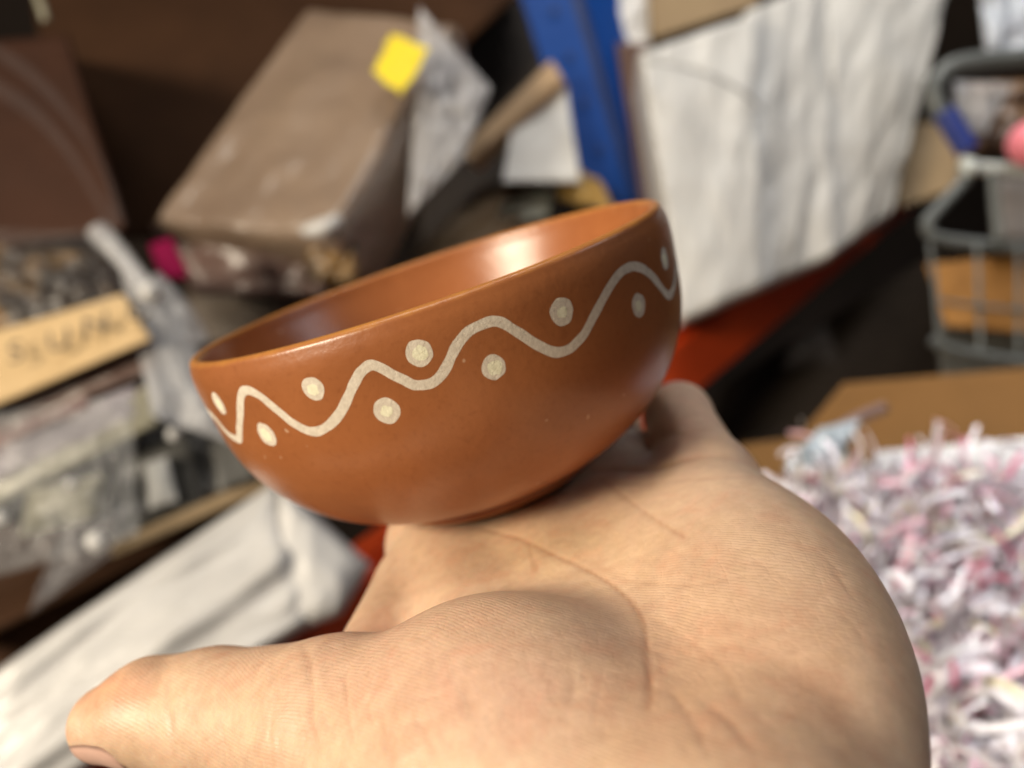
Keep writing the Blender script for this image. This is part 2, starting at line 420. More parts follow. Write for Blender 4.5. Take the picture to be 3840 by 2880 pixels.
# thumb nail: a curved plate lying on the back of the tip
def nail():
    tip = np.array([-7.53, -4.6, -.50]); back = np.array([-6.5, -4.76, -.55]); ax = tip - back; ax /= np.linalg.norm(ax)
    rad = np.array([0, -.72, -.69]); rad -= ax * (rad @ ax); rad /= np.linalg.norm(rad); sd = np.cross(ax, rad)
    nu, nv = 17, 15; os_, ds_, off = [], [], []
    for k in range(2):
        for i in range(nu):
            for j in range(nv):
                a = (i / (nu - 1) - .5) * 2; bb = j / (nv - 1)
                edge = math.sqrt(max(0, 1 - (max(0, abs(bb - .5) - .18) / .32) ** 2))
                an = a * math.radians(54) * (.45 + .55 * edge)
                dr = rad * math.cos(an) + sd * math.sin(an) + ax * max(0, bb - .6) * .8; dr /= np.linalg.norm(dr)
                os_.append(tip + ax * (bb * 1.15 - .72)); ds_.append(dr); off.append(.022 * (1 - .8 * abs(a) ** 4) if k == 0 else -.05)
    os_ = np.array(os_); ds_ = np.array(ds_); t = np.full(len(os_), .3)
    for _ in range(25): t -= hand_field(os_ + ds_ * t[:, None]) * .8
    vs = (os_ + ds_ * (t + np.array(off))[:, None] + np.array([0, 0, HAND_LIFT])) * .01
    fs = []; I = lambda k, i, j: k * nu * nv + i * nv + j
    for i in range(nu - 1):
        for j in range(nv - 1):
            fs.append((I(0, i, j), I(0, i + 1, j), I(0, i + 1, j + 1), I(0, i, j + 1)))
            fs.append((I(1, i, j + 1), I(1, i + 1, j + 1), I(1, i + 1, j), I(1, i, j)))
    for i in range(nu - 1):
        for j in (0, nv - 1): fs.append((I(0, i, j), I(1, i, j), I(1, i + 1, j), I(0, i + 1, j)))
    for j in range(nv - 1):
        for i in (0, nu - 1): fs.append((I(0, i, j), I(0, i, j + 1), I(1, i, j + 1), I(1, i, j)))
    return vs, fs
nv_, nf_ = nail()
adopt(mesh_obj('thumb_nail', nv_, nf_, M_NAIL), hand)

# ================================================================ THE BOWL
BH = 0.0479645
PC = [-75.78807, 201.65548, -208.95568, 102.18995, -25.5746, 2.79731, 5.05729]
def r_out(z):                                                  # outer radius at height z above the foot
    t = np.clip((BH - np.asarray(z, float)) / BH, 0, .9)
    return np.polyval(PC, t) * .01
bowl = empty('bowl', (0, 0, 0), 'small terracotta bowl with cream wavy line and dots, resting on the palm', 'bowl')
def lathe(name, prof, mat, parent, seg=384):
    th = np.linspace(0, 2 * np.pi, seg, endpoint=False); prof = np.array(prof); k = len(prof)
    vs = np.stack([prof[:, 0][:, None] * np.sin(th), -prof[:, 0][:, None] * np.cos(th), np.repeat(prof[:, 1][:, None], seg, 1)], -1).reshape(-1, 3)
    fs = []
    for i in range(k - 1):
        a = i * seg; b = (i + 1) * seg
        for j in range(seg):
            j2 = (j + 1) % seg
            fs.append((a + j, a + j2, b + j2, b + j))
    if prof[0, 0] > 1e-6: pass
    o = mesh_obj(name, vs, fs, mat, parent)
    bm = bmesh.new(); bm.from_mesh(o.data); bmesh.ops.remove_doubles(bm, verts=bm.verts, dist=1e-7); bmesh.ops.recalc_face_normals(bm, faces=bm.faces)
    bm.to_mesh(o.data); bm.free(); o.data.polygons.foreach_set('use_smooth', [True] * len(o.data.polygons))
    return o
prof = []
wall = .0026
# foot (turned ring) upward on the outside
z_body = np.linspace(.1 * BH, BH - .0012, 46)
prof += [(.0000, .0016), (.0195, .0016), (.0205, .0012), (.0212, .0003), (.0222, 0), (.0236, .0001), (.0243, .0006), (.0245, .0011), (.0243, .0016), (.0241, .0022), (.0243, .0027), (.0252, .0032), (.0275, .0040)]
prof += [(float(r_out(z)), float(z)) for z in z_body]
ro = float(r_out(BH - .0012)); 
for a in np.linspace(0, np.pi, 13)[1:-1]:
    prof.append((ro - .00125 + .00125 * math.cos(a), BH - .0012 + .0012 * math.sin(a)))
for z in np.linspace(BH - .0012, .006, 40):
    t = (BH - z) / BH
    rr = float(r_out(max(z - .0012, .1 * BH))) - .0025 - .0040 * min(1, (BH - z) / .013) - .0004 * t
    if z < .012: rr *= math.sqrt(max(0, (z - .0058) / .0062)) ** .7
    prof.append((rr, float(z)))
prof.append((0, .0058))
body = lathe('body', prof, M_CLAY, bowl)

WAVE = [(-60.0, -10.6), (-56.5, -13.4), (-51.4, -14.6), (-47.9, -12.3), (-44.6, -9.6), (-40.8, -6.1), (-38.6, -5.3), (-36.4, -6.0), (-34.1, -8.0), (-32.1, -10.6), (-30.2, -12.6), (-27.5, -14.3), (-24.4, -14.3), (-20.6, -12.8), (-17.4, -10.4), (-15.0, -8.3), (-12.8, -6.7), (-10.5, -6.2), (-8.5, -7.8), (-6.5, -9.8), (-5.0, -11.1), (-3.6, -11.6), (-1.3, -11.6), (0.9, -10.4), (2.8, -8.6), (4.9, -6.9), (7.6, -5.7), (11.1, -5.7), (12.9, -6.5), (15.3, -9.1), (18.1, -12.2), (21.1, -14.3), (24.3, -14.5), (27.3, -13.4), (31.3, -10.8), (35.6, -8.2), (39.4, -6.7), (43.3, -6.6), (46.7, -7.8), (49.9, -9.9), (53.3, -13.0), (56.7, -15.5), (61.0, -15.1), (65.4, -13.2), (70.9, -11.3)]
DOTS = [(-51.4, -7.3), (-39.2, -13.7), (-22.8, -7.4), (-11.3, -13.9), (-2.2, -6.6), (9.0, -12.6), (24.1, -8.4), (43.1, -13.4), (58.4, -8.9)]
# carry the hand-drawn wave on round the far side
w = list(WAVE); k = 0; a0 = 76.5
rw = random.Random(11)
while a0 < 293:
    step = 27.1
    for f, z in ((.0, -6.6), (.14, -6.4), (.3, -8.8), (.45, -12.6), (.58, -14.4), (.72, -13.6), (.88, -9.4)):
        w.append((a0 + f * step + rw.uniform(-.3, .3), z + rw.uniform(-.4, .4)))
    DOTS.append((a0 + .07 * step, -13.2)); DOTS.append((a0 + .60 * step, -7.4))
    a0 += step
w = [p for p in w if p[0] < 296.5]
DOTS = [d for d in DOTS if d[0] < 300]
w.append((300.0, -10.6))
w = np.array(w)
def catmull(P, n):
    out = []
    for i in range(len(P) - 1):
        p0, p1, p2, p3 = P[max(i - 1, 0)], P[i], P[i + 1], P[min(i + 2, len(P) - 1)]
        for t in np.linspace(0, 1, n, endpoint=False):
            out.append(.5 * (2 * p1 + (p2 - p0) * t + (2 * p0 - 5 * p1 + 4 * p2 - p3) * t * t + (3 * p1 - p0 - 3 * p2 + p3) * t ** 3))
    out.append(P[-1]); return np.array(out)
path = catmull(np.stack([np.radians(w[:, 0]) * .0512, w[:, 1] * .001], 1), 8)     # arc length, height
for _ in range(2): path[1:-1] = (path[:-2] + 2 * path[1:-1] + path[2:]) / 4
def on_bowl(s, zz, off):
    """arc length s round the girth, zz below the lip, off the surface"""
    z = BH + zz; r = r_out(z); dr = (r_out(z + 2e-4) - r_out(z - 2e-4)) / 4e-4
    nl = np.sqrt(1 + dr * dr); rr = r + off / nl; th = s / .0512
    return np.stack([rr * np.sin(th), -rr * np.cos(th), z - off * dr / nl], -1)
tg = np.gradient(path, axis=0); tg /= np.linalg.norm(tg, axis=1, keepdims=True); nn = np.stack([-tg[:, 1], tg[:, 0]], 1)
vs, fs = [], []; K = 7
for i in range(len(path)):
    edge = mnoise.noise(Vector((i * .16, 0, 0))) * .00016; edge2 = mnoise.noise(Vector((i * .16, 9, 0))) * .00016
    for j in range(K):
        u = j / (K - 1) * 2 - 1
        hw = .00083 + (edge if u > 0 else edge2)
        q = path[i] + nn[i] * hw * u
        off = .000012
        vs.append(on_bowl(q[0], q[1], off))
for i in range(len(path) - 1):
    for j in range(K - 1): fs.append((i * K + j, i * K + j + 1, (i + 1) * K + j + 1, (i + 1) * K + j))
wl = mesh_obj('wave_line', vs, fs, M_SLIP, bowl)
def disc(c, r, off, seed):
    vs = [on_bowl(c[0], c[1], off)]; fs = []; n = 40; rings = 3
    for k in range(1, rings + 1):
        for j in range(n):
            a = j / n * 2 * np.pi
            q = r * (k / rings) * (1 + (.10 if seed < 50 else .30) * mnoise.noise(Vector((math.cos(a) * 1.4 + seed * 3.7, math.sin(a) * 1.4, seed))))
            vs.append(on_bowl(c[0] + q * math.cos(a), c[1] + q * math.sin(a) * 1.04, off))
    for j in range(n):
        fs.append((0, 1 + j, 1 + (j + 1) % n))
        for k in range(rings - 1):
            a = 1 + k * n; fs.append((a + j, a + n + j, a + n + (j + 1) % n, a + (j + 1) % n))
    return vs, fs
for i, (a, z) in enumerate(DOTS):
    c = (math.radians(a) * .0512, z * .001)
    rd = .00205 * (1.0 + .06 * math.sin(i * 2.3))
    d = mesh_obj('dot', *disc(c, rd, .000014, i), M_SLIP, bowl)
    dc = mesh_obj('dot_centre', *disc((c[0] - .0002 * math.sin(i), c[1] - .0001), (.00105) * (1 + .15 * math.sin(i * 1.7)), .000026, i + 50), M_SLIP2, d)

# ================================================================ THE STORE BEHIND
floor = mesh_obj('floor', [(-6, -4, -1.15), (6, -4, -1.15), (6, 6, -1.15), (-6, 6, -1.15)], [(0, 1, 2, 3)],
                 plain('concrete_floor', (.10, .09, .08), (.16, .15, .14), 6, .8), smooth=False); tag(floor, kind='structure')
wall_v = [(-6, 2.2, -1.15), (6, 2.2, -1.15), (6, 2.2, 3), (-6, 2.2, 3)]
bw = mesh_obj('back_wall', wall_v, [(0, 1, 2, 3)], plain('dark_wall', (.022, .014, .009), (.032, .02, .014), 4, .9), smooth=False); tag(bw, kind='structure')

def soft(name, quad, push, mat, parent=None, nu=36, nv=36, r=.08, rd=.5, folds=None, bulge=0.0, seed=0):
    """a full-bodied soft block: quad = BL, BR, TR, TL of the near face as (x, y, depth); push = how far it runs back"""
    c = [at(*q) if len(q) == 3 else np.array(q) for q in quad]
    if isinstance(push, float):
        cc = np.mean(c, 0) - CAM; push = cc / np.linalg.norm(cc) * push
    push = np.array(push, float); n = np.cross(c[1] - c[0], c[3] - c[0]); n /= np.linalg.norm(n)
    if n @ (CAM - c[0]) < 0: n = -n
    su = np.linalg.norm(c[1] - c[0]); sv = np.linalg.norm(c[3] - c[0])
    def prof(u):
        e = min(u, 1 - u) / r
        return 1.0 if e >= 1 else math.sqrt(max(0, 1 - (1 - e) ** 2))
    U = [.5 - .5 * math.cos(math.pi * i / (nu - 1)) * .75 - .125 * (1 - 2 * i / (nu - 1)) for i in range(nu)]
    Vv = [.5 - .5 * math.cos(math.pi * i / (nv - 1)) * .75 - .125 * (1 - 2 * i / (nv - 1)) for i in range(nv)]
    vs = []
    for back in (0, 1):
        for v in Vv:
            for u in U:
                b = c[0] * (1 - u) * (1 - v) + c[1] * u * (1 - v) + c[2] * u * v + c[3] * (1 - u) * v
                e = prof(u) * prof(v)
                if back: p = b + push * (1 - rd * .25 * (1 - e))
                else:
                    p = b + push * rd * .35 * (1 - e)
                    if folds:
                        p = p + n * folds(u, v, u * su, v * sv) * e
                    p = p + n * bulge * math.sin(math.pi * u) * math.sin(math.pi * v)
                vs.append(p)
    fs = []; o = nu * nv
    for j in range(nv - 1):
        for i in range(nu - 1):
            a = j * nu + i
            fs.append((a, a + 1, a + nu + 1, a + nu)); fs.append((o + a + nu, o + a + nu + 1, o + a + 1, o + a))
    for i in range(nu - 1):
        fs.append((i + 1, i, o + i, o + i + 1)); a = (nv - 1) * nu + i; fs.append((a, a + 1, o + a + 1, o + a))
    for j in range(nv - 1):
        a = j * nu; fs.append((a, a + nu, o + a + nu, o + a)); a = j * nu + nu - 1; fs.append((a + nu, a, o + a, o + a + nu))
    ob = mesh_obj(name, vs, fs, mat)
    if parent: adopt(ob, parent)
    bm = bmesh.new(); bm.from_mesh(ob.data); bmesh.ops.recalc_face_normals(bm, faces=bm.faces); bm.to_mesh(ob.data); bm.free()
    return ob
def wrinkle(amp, su, sv, seed, ridge=False, ang=0.0):
    ca, sa = math.cos(ang), math.sin(ang)
    def f(u, v, x, y):
        a, b = (u * ca + v * sa) * su, (-u * sa + v * ca) * sv
        k = mnoise.fractal(Vector((a, b, seed)), .8, 2.1, 4)
        if ridge: k = abs(k) * -1.6 + .5
        return amp * k
    return f
BACK = lambda d, up=0.0, side=0.0: d if not (up or side) else CF * d + np.array([0, 0, 1.0]) * up + np.array([1.0, 0, 0]) * side
def tube(name, pts, rad, mat, parent=None, seg=10, smooth_n=6):
    P = np.array([at(*p) if len(p) == 3 else p for p in pts]); P = catmull(P, smooth_n) if smooth_n > 1 else P
    vs, fs = [], []; up = np.array([.31, .2, .93])
    for i in range(len(P)):
        d = P[min(i + 1, len(P) - 1)] - P[max(i - 1, 0)]; d /= np.linalg.norm(d); s = np.cross(d, up); s /= np.linalg.norm(s); u2 = np.cross(s, d)
        rr = rad(i / (len(P) - 1)) if callable(rad) else rad
        for j in range(seg): a = j / seg * 2 * math.pi; vs.append(P[i] + rr * (math.cos(a) * s + math.sin(a) * u2))
    for i in range(len(P) - 1):
        for j in range(seg): fs.append((i * seg + j, i * seg + (j + 1) % seg, (i + 1) * seg + (j + 1) % seg, (i + 1) * seg + j))
    fs.append(tuple(range(seg))[::-1]); fs.append(tuple((len(P) - 1) * seg + j for j in range(seg)))
    o = mesh_obj(name, vs, fs, mat)
    if parent: adopt(o, parent)
    return o
def base_of(*pts): return np.mean([at(*p) for p in pts], 0)

M_WHITE = plain('white_poly_sheet', (.64, .63, .60), (.55, .54, .52), 8, .45, 18, .003, .1)
M_WHITE2 = plain('white_bag_plastic', (.60, .59, .58), (.52, .51, .50), 6, .40, 14, .003, .15)
M_ORANGE = plain('orange_beam_paint', (.66, .070, .010), (.56, .055, .008), 8, .45, 60, .0006)
M_BLUE = plain('blue_post_paint', (.003, .040, .21), (.004, .050, .25), 9, .5, 60, .0005, spec=.2)
M_BLUE_SHADE = plain('dark_blue_post_paint', (.004, .018, .10), (.005, .024, .13), 9, .5, 60, .0005)  # post blue darkened: shade painted into the groove and slot holes
M_CARD = plain('cardboard', (.40, .25, .12), (.33, .20, .09), 20, .8, 80, .001)
M_CARD_O = plain('orange_brown_cardboard', (.40, .19, .045), (.33, .15, .035), 14, .75, 60, .001)
M_FLAP = plain('brown_carton_flap', (.15, .072, .019), (.12, .058, .015), 14, .8, 60, .001, spec=.2)
M_CARD_D = plain('dark_cardboard', (.058, .026, .012), (.038, .017, .008), 9, .8, 40, .001, 0, spec=.15)
M_CARD_R = plain('reddish_carton', (.050, .018, .008), (.036, .013, .006), 9, .7, 40, .002, .06, spec=.25)
M_PARCEL = plain('film_wrapped_brown_parcel', (.26, .185, .13), (.19, .13, .09), 9, .45, 16, .010, .6)
M_MAUVE = plain('mauve_packet', (.16, .095, .08), (.12, .07, .055), 12, .45, 40, .003, .3)
M_YEL = plain('yellow_label_paper', (.85, .68, .01), (.78, .60, .01), 30, .6)
M_MAG = plain('magenta_packet', (.20, .001, .045), (.17, .001, .036), 20, .7, spec=.1)
M_BRASS = plain('brass_goods_in_bag', (.3, .2, .1), None, 13, .32, 50, .004, .3, detail=1, stops=[(.38, (.006, .004, .003)), (.48, (.05, .03, .014)), (.57, (.30, .17, .05)), (.64, (.08, .05, .03)), (.78, (.30, .28, .26))])
M_KRAFT = plain('pale_kraft_card', (.60, .43, .23), (.52, .36, .18), 20, .8, 80, .001)
M_INK = plain('faded_black_ink', (.09, .075, .055), (.13, .10, .07), 40, .8)
M_GREY = plain('grey_plastic_goods', (.24, .235, .22), (.16, .155, .15), 14, .4, 40, .004, .35)
M_DARKG = plain('dark_grey_goods', (.035, .034, .030), (.055, .052, .045), 20, .45, 40, .002)
M_LGREY = plain('pale_grey_panel', (.34, .34, .33), (.42, .42, .41), 12, .5)
M_KHAKI = plain('khaki_packet', (.27, .25, .17), (.34, .32, .24), 14, .45, 40, .003, .2)
M_VIOLET = plain('violet_grey_packet', (.27, .24, .27), (.20, .17, .20), 14, .4, 40, .003, .3)
M_RUST = plain('rust_red_packet', (.20, .07, .055), (.14, .06, .05), 14, .5)
M_STEEL = plain('galvanised_tube', (.075, .082, .08), (.11, .118, .115), 14, .42, 60, .0006)
M_STEELP = plain('pale_grey_bar', (.50, .54, .52), (.44, .48, .46), 14, .4)
M_SLEEVE = plain('blue_sleeve', (.010, .025, .16), (.012, .03, .2), 14, .5)
M_PINK = plain('pink_ball', (.75, .22, .27), (.72, .19, .24), 14, .5)
M_WOOD = plain('raw_timber', (.46, .32, .19), (.38, .25, .14), 20, .7)
M_GOLDP = plain('ochre_paper', (.40, .25, .06), (.30, .18, .05), 20, .6)
M_GREENP = plain('pale_green_packet', (.46, .50, .42), (.55, .58, .5), 14, .4, 40, .002, .2)
M_TANB = plain('tan_carton', (.27, .19, .10), (.22, .15, .08), 14, .75)
F_CLEAR = film('clear_film', (.38, .38, .40), .26)
F_MILK = film('milky_film', (.66, .66, .68), .42)
F_THIN = film('thin_film', (.22, .20, .20), .06)

# ---- rack: orange beams, blue upright
def beam(label, a, b, h, d):
    A, B = at(*a), at(*b); ax = (B - A) / np.linalg.norm(B - A)
    up = np.array([0, 0, 1.0]); up -= ax * (up @ ax); up /= np.linalg.norm(up); nrm = np.cross(ax, up)
    if nrm @ CF < 0: nrm = -nrm
    root = empty('rack_beam', A, label, 'beam', 'orange rack beams')
    def bar(name, z0, z1, y0, y1):
        vs = []
        for p in (A, B):
            for y, z in ((y0, z0), (y1, z0), (y1, z1), (y0, z1)): vs.append(p + nrm * y + up * z)
        ob = mesh_obj(name, vs, [(0, 1, 5, 4), (1, 2, 6, 5), (2, 3, 7, 6), (3, 0, 4, 7), (0, 3, 2, 1), (4, 5, 6, 7)], M_ORANGE, smooth=False)
        adopt(ob, root); bm = bmesh.new(); bm.from_mesh(ob.data); bmesh.ops.bevel(bm, geom=bm.edges[:], offset=.002, segments=2, affect='EDGES'); bmesh.ops.recalc_face_normals(bm, faces=bm.faces); bm.to_mesh(ob.data); bm.free()
    bar('web', -h / 2, h / 2, 0, d); bar('step', h / 2 + .0005, h / 2 + .014, .012, d)
    return root
beam('orange steel rack beam running under the white packs behind the bowl', (610, 1500, .56), (1960, 415, 1.20), .062, .045)
beam('orange steel rack beam, the lower one just below the thumb tip', (150, 1745, .47), (900, 1600, .60), .06, .04)

post = empty('rack_upright', at(1330, 500, 1.02), 'blue steel rack upright rising behind the right rim of the bowl', 'rack upright')
def strip(name, q, thick, mat):
    c = [at(*p) for p in q]; n = np.cross(c[1] - c[0], c[3] - c[0]); n /= np.linalg.norm(n)
    if n @ CF < 0: n = -n
    vs = c + [p + n * thick for p in c]
    ob = mesh_obj(name, vs, [(0, 1, 2, 3), (7, 6, 5, 4), (0, 4, 5, 1), (1, 5, 6, 2), (2, 6, 7, 3), (3, 7, 4, 0)], mat, smooth=False)
    bm = bmesh.new(); bm.from_mesh(ob.data); bmesh.ops.recalc_face_normals(bm, faces=bm.faces); bmesh.ops.bevel(bm, geom=bm.edges[:], offset=.0012, segments=2, affect='EDGES'); bm.to_mesh(ob.data); bm.free()
    return ob
adopt(strip('front_flange', [(1372, 760, .98), (1462, 760, .985), (1205, -110, .99), (1092, -110, .98)], .004, M_BLUE), post)
adopt(strip('groove', [(1455, 760, 1.0), (1482, 760, 1.0), (1238, -110, 1.0), (1200, -110, 1.0)], .004, M_BLUE_SHADE), post)
adopt(strip('side_flange', [(1480, 760, .99), (1532, 760, 1.03), (1312, -110, 1.03), (1236, -110, .99)], .004, M_BLUE), post)
for k in range(9):
    v = k / 8; x = 1427 - 262 * v; y = 720 - 800 * v
    c = at(x, y, .978); e1 = at(x + 1, y, .978) - c; e1 /= np.linalg.norm(e1); e2 = at(x - .3, y - 1, .978) - c; e2 /= np.linalg.norm(e2)
    vs = [c + .0035 * (math.cos(a) * e1 + math.sin(a) * e2 * 1.3) for a in np.linspace(0, 2 * math.pi, 14, endpoint=False)]
    vs += [p + CF * .003 for p in vs]
    adopt(mesh_obj('slot_hole', vs, [tuple(range(14))] + [(j, (j + 1) % 14, 14 + (j + 1) % 14, 14 + j) for j in range(14)], M_BLUE_SHADE, smooth=False), post)

# ---- white packs at the right, standing on the beam
def fold_pack(seed, amp=.006):
    g = wrinkle(amp * .7, 1.2, 1.6, seed, False, .5); h = wrinkle(amp * .3, 1.5, 3.0, seed + 3, False, .6)
    return lambda u, v, x, y: g(u, v, x, y) + h(u, v, x, y)
def pack(label, quad, push, seed, amp=.008, mat=None, name='white_pack', strap=None):
    root = empty(name, base_of(quad[0], quad[1]), label, 'pack', 'white packs on the rack')
    soft('wrapping', quad, push, mat or M_WHITE, root, 54, 54, .035, .3, fold_pack(seed, amp), .004)
    if strap:
        tube('strap', strap, .0016, M_LGREY, root, 6)
    return root
pack('white film-wrapped pack standing right beside the blue upright', [(1470, 705, .80), (1650, 625, .83), (1632, 20, .86), (1378, 105, .82)], BACK(.22, 0, .03), 3, .010,
     strap=[(1395, 130, .80), (1500, 150, .79), (1590, 190, .80), (1650, 240, .82)])
pack('white film-wrapped pack in the middle of the row on the orange beam', [(1618, 640, .87), (1800, 560, .92), (1800, -60, .95), (1610, 15, .89)], BACK(.22, 0, .03), 17, .012)
pack('white film-wrapped pack at the right end of the orange beam', [(1795, 560, .93), (1925, 470, 1.0), (2070, -90, 1.02), (1785, -70, .95)], BACK(.2, 0, .03), 29, .012)
pack('white bag slumped on top, in the gap between blue upright and tan carton', [(1320, 130, 1.02), (1405, 100, 1.02), (1400, -60, 1.04), (1290, -40, 1.04)], BACK(.12), 41, .010, M_WHITE2, 'white_bag')
def carton(name, label, quad, push, mat, cat='carton', group=None, r=.03, seed=1, amp=.0015, parts=()):
    o = soft(name, quad, push, mat, None, 22, 22, r, .12, wrinkle(amp, 3, 3, seed)); return tag(o, label, cat, group)
carton('carton', 'tan carton lying on top of the white packs at the upper edge', [(1405, 88, 1.0), (1640, 10, 1.0), (1640, -120, 1.02), (1395, -60, 1.02)], BACK(.2), M_TANB)
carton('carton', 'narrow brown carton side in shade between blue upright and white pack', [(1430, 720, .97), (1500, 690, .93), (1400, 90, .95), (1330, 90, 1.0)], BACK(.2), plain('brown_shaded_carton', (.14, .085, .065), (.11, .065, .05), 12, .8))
carton('carton', 'small tan carton right of the white packs, above the orange beam', [(1935, 455, 1.08), (2095, 400, 1.05), (2080, 262, 1.06), (1925, 268, 1.1)], BACK(.14), M_TANB)

# ---- shade under the beam
carton('carton', 'dark carton in deep shade under the orange beam', [(1500, 1010, 1.0), (2080, 880, 1.0), (2060, 520, 1.12), (1560, 830, 1.05)], BACK(.3), plain('black_brown_carton', (.010, .007, .005), (.018, .013, .009), 8, .8, 30, .004, 0, spec=.1), amp=.01)  # near-black colour paints the shade of the gap below the beam
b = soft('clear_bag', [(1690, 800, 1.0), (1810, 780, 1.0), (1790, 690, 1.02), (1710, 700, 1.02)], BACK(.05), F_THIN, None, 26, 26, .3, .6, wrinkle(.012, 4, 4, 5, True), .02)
tag(b, 'crumpled clear bag lying in the dark under the orange beam', 'plastic bag')

# ---- wrapped parcel with the yellow label (upper left)
par = empty('wrapped_parcel', base_of((325, 455, .72), (715, 500, .70)), 'brown film-wrapped parcel with a yellow sticker, leaning behind the bowl', 'parcel')
soft('box', [(322, 470, .76), (722, 520, .70), (985, 40, .80), (662, 4, .87)], at(800, 640, .80) - at(712, 508, .70), M_PARCEL, par, 40, 40, .06, .35, wrinkle(.006, 3, 3, 8), .004)
cor = [np.array(q, float) for q in ((866, 206, .726), (805, 150, .732), (846, 74, .748), (926, 106, .742))]; out = []
for k in range(4):
    for s_ in range(7):
        q = cor[k] + (cor[(k + 1) % 4] - cor[k]) * s_ / 7; j_ = 0 if s_ == 0 else 6
        out.append(at(q[0] + random.uniform(-j_, j_), q[1] + random.uniform(-j_, j_), q[2]))
nn_ = len(out); vs = out + [p + CF * .0012 for p in out]
adopt(mesh_obj('sticker', vs, [tuple(range(nn_)), tuple(range(2 * nn_ - 1, nn_ - 1, -1))] + [(j, (j + 1) % nn_, nn_ + (j + 1) % nn_, nn_ + j) for j in range(nn_)], M_YEL, smooth=False), par)
soft('film_corner', [(880, 470, .76), (1000, 345, .775), (1062, 190, .80), (905, 12, .785)], BACK(.03), film('crinkled_parcel_film', (.60, .59, .60), .55, .16), par, 30, 30, .2, .5, wrinkle(.012, 5, 5, 12, True), .006)  # whitish film sheet painting the glare on the parcel's side
soft('film_edge', [(680, 540, .69), (745, 520, .69), (905, 260, .745), (885, 250, .745)], BACK(.006), F_THIN, par, 20, 30, .3, .5, wrinkle(.006, 4, 6, 15, True), .003)
tube('film_knot', [(655, 500, .69), (700, 492, .685), (735, 470, .69)], lambda t: .004 + .004 * math.sin(math.pi * t), M_WHITE2, par)
m1 = soft('mauve_packet', [(420, 640, .80), (720, 640, .76), (690, 520, .755), (320, 482, .80)], BACK(.08), M_MAUVE, None, 30, 20, .1, .5, wrinkle(.006, 4, 2, 21)); tag(m1, 'mauve brown packet lying under the yellow-stickered parcel', 'packet')
m2 = soft('metal_trinket', [(655, 610, .72), (770, 612, .72), (770, 520, .725), (668, 510, .725)], BACK(.04), M_BRASS, None, 24, 24, .2, .6, wrinkle(.012, 4, 4, 33)); tag(m2, 'small brass trinket showing at the torn corner of the brown parcel', 'trinket')
m3 = soft('magenta_packet', [(350, 608, .66), (412, 600, .66), (372, 512, .665), (322, 528, .665)], BACK(.03), M_MAG, None, 14, 14, .1, .4); tag(m3, 'small magenta packet peeping out beside the clear film', 'packet')
m4 = soft('brown_packet', [(400, 760, .90), (960, 640, .90), (960, 560, .92), (400, 590, .92)], BACK(.1), plain('brown_grey_packet', (.10, .075, .055), (.14, .11, .085), 10, .6, 30, .004), None, 24, 14, .1, .4, wrinkle(.008, 4, 2, 51)); tag(m4, 'low brown grey packet just above the far rim of the bowl', 'packet')

# ---- reddish cartons, upper left
c1 = empty('film_wrapped_carton', base_of((-120, 540, .70), (275, 500, .70)), 'reddish brown carton under clear film at the upper left edge', 'carton')
soft('box', [(-160, 560, .72), (285, 505, .72), (150, 70, .82), (-160, 95, .82)], BACK(.3), M_CARD_R, c1, 24, 24, .04, .2, wrinkle(.003, 2, 2, 61))
tube('film_fold', [(-30, 95, .78), (70, 165, .765), (165, 270, .745), (230, 380, .725), (255, 480, .71)], lambda t: .005 + .003 * math.sin(7 * t), F_THIN, c1, 10)
tube('film_fold', [(-30, 175, .77), (70, 240, .755), (150, 330, .735), (215, 440, .715), (240, 500, .71)], lambda t: .006 + .003 * math.sin(5 * t + 1), F_THIN, c1, 10)
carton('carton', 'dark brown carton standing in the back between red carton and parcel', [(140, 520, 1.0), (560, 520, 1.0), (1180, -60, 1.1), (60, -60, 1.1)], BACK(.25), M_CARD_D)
carton('carton', 'dark carton in the back between the parcel and the blue upright', [(900, 620, 1.2), (1400, 560, 1.2), (1300, -80, 1.25), (900, -80, 1.25)], BACK(.2), plain('umber_carton', (.032, .02, .012), (.022, .013, .008), 8, .7))  # dark filler, its colour stands for the shade in the gap
tag(tube('twine_end', [(78, -20, .76), (92, 20, .75), (100, 45, .75)], .004, M_KHAKI), 'short khaki twine end hanging at the upper left', 'twine')

# ---- between parcel and upright
tag(strip('timber_batten', [(985, 330, .96), (1015, 350, .95), (1215, 170, .92), (1190, 128, .93)], .03, M_WOOD), 'raw timber batten leading up to the blue upright', 'batten')
carton('white_box', 'white box tucked in just left of the blue upright', [(1085, 395, .93), (1255, 395, .92), (1222, 175, .94), (1105, 265, .95)], BACK(.10), M_WHITE, 'box', amp=.002)
g1 = soft('pale_packet', [(1060, 500, .96), (1185, 465, .95), (1195, 405, .97), (1090, 432, .98)], BACK(.04), M_GREENP, None, 18, 18, .2, .5, wrinkle(.004, 3, 3, 71)); tag(g1, 'pale green packet lying behind the far rim of the bowl', 'packet')
g2 = soft('ochre_paper', [(1205, 430, .95), (1330, 460, .93), (1300, 395, .95), (1215, 345, .97)], BACK(.03), M_GOLDP, None, 18, 18, .15, .5, wrinkle(.012, 4, 4, 77)); tag(g2, 'crumpled ochre paper at the foot of the blue upright', 'paper')
g3 = soft('brown_sheet', [(820, 620, .93), (1080, 520, .93), (1215, 380, 1.0), (1040, 400, 1.02)], BACK(.02), plain('umber_sheet', (.16, .10, .05), (.11, .07, .035), 12, .6, 30, .003), None, 18, 18, .1, .4, wrinkle(.006, 3, 3, 79)); tag(g3, 'brown sheet sloping down from the timber batten', 'sheet')

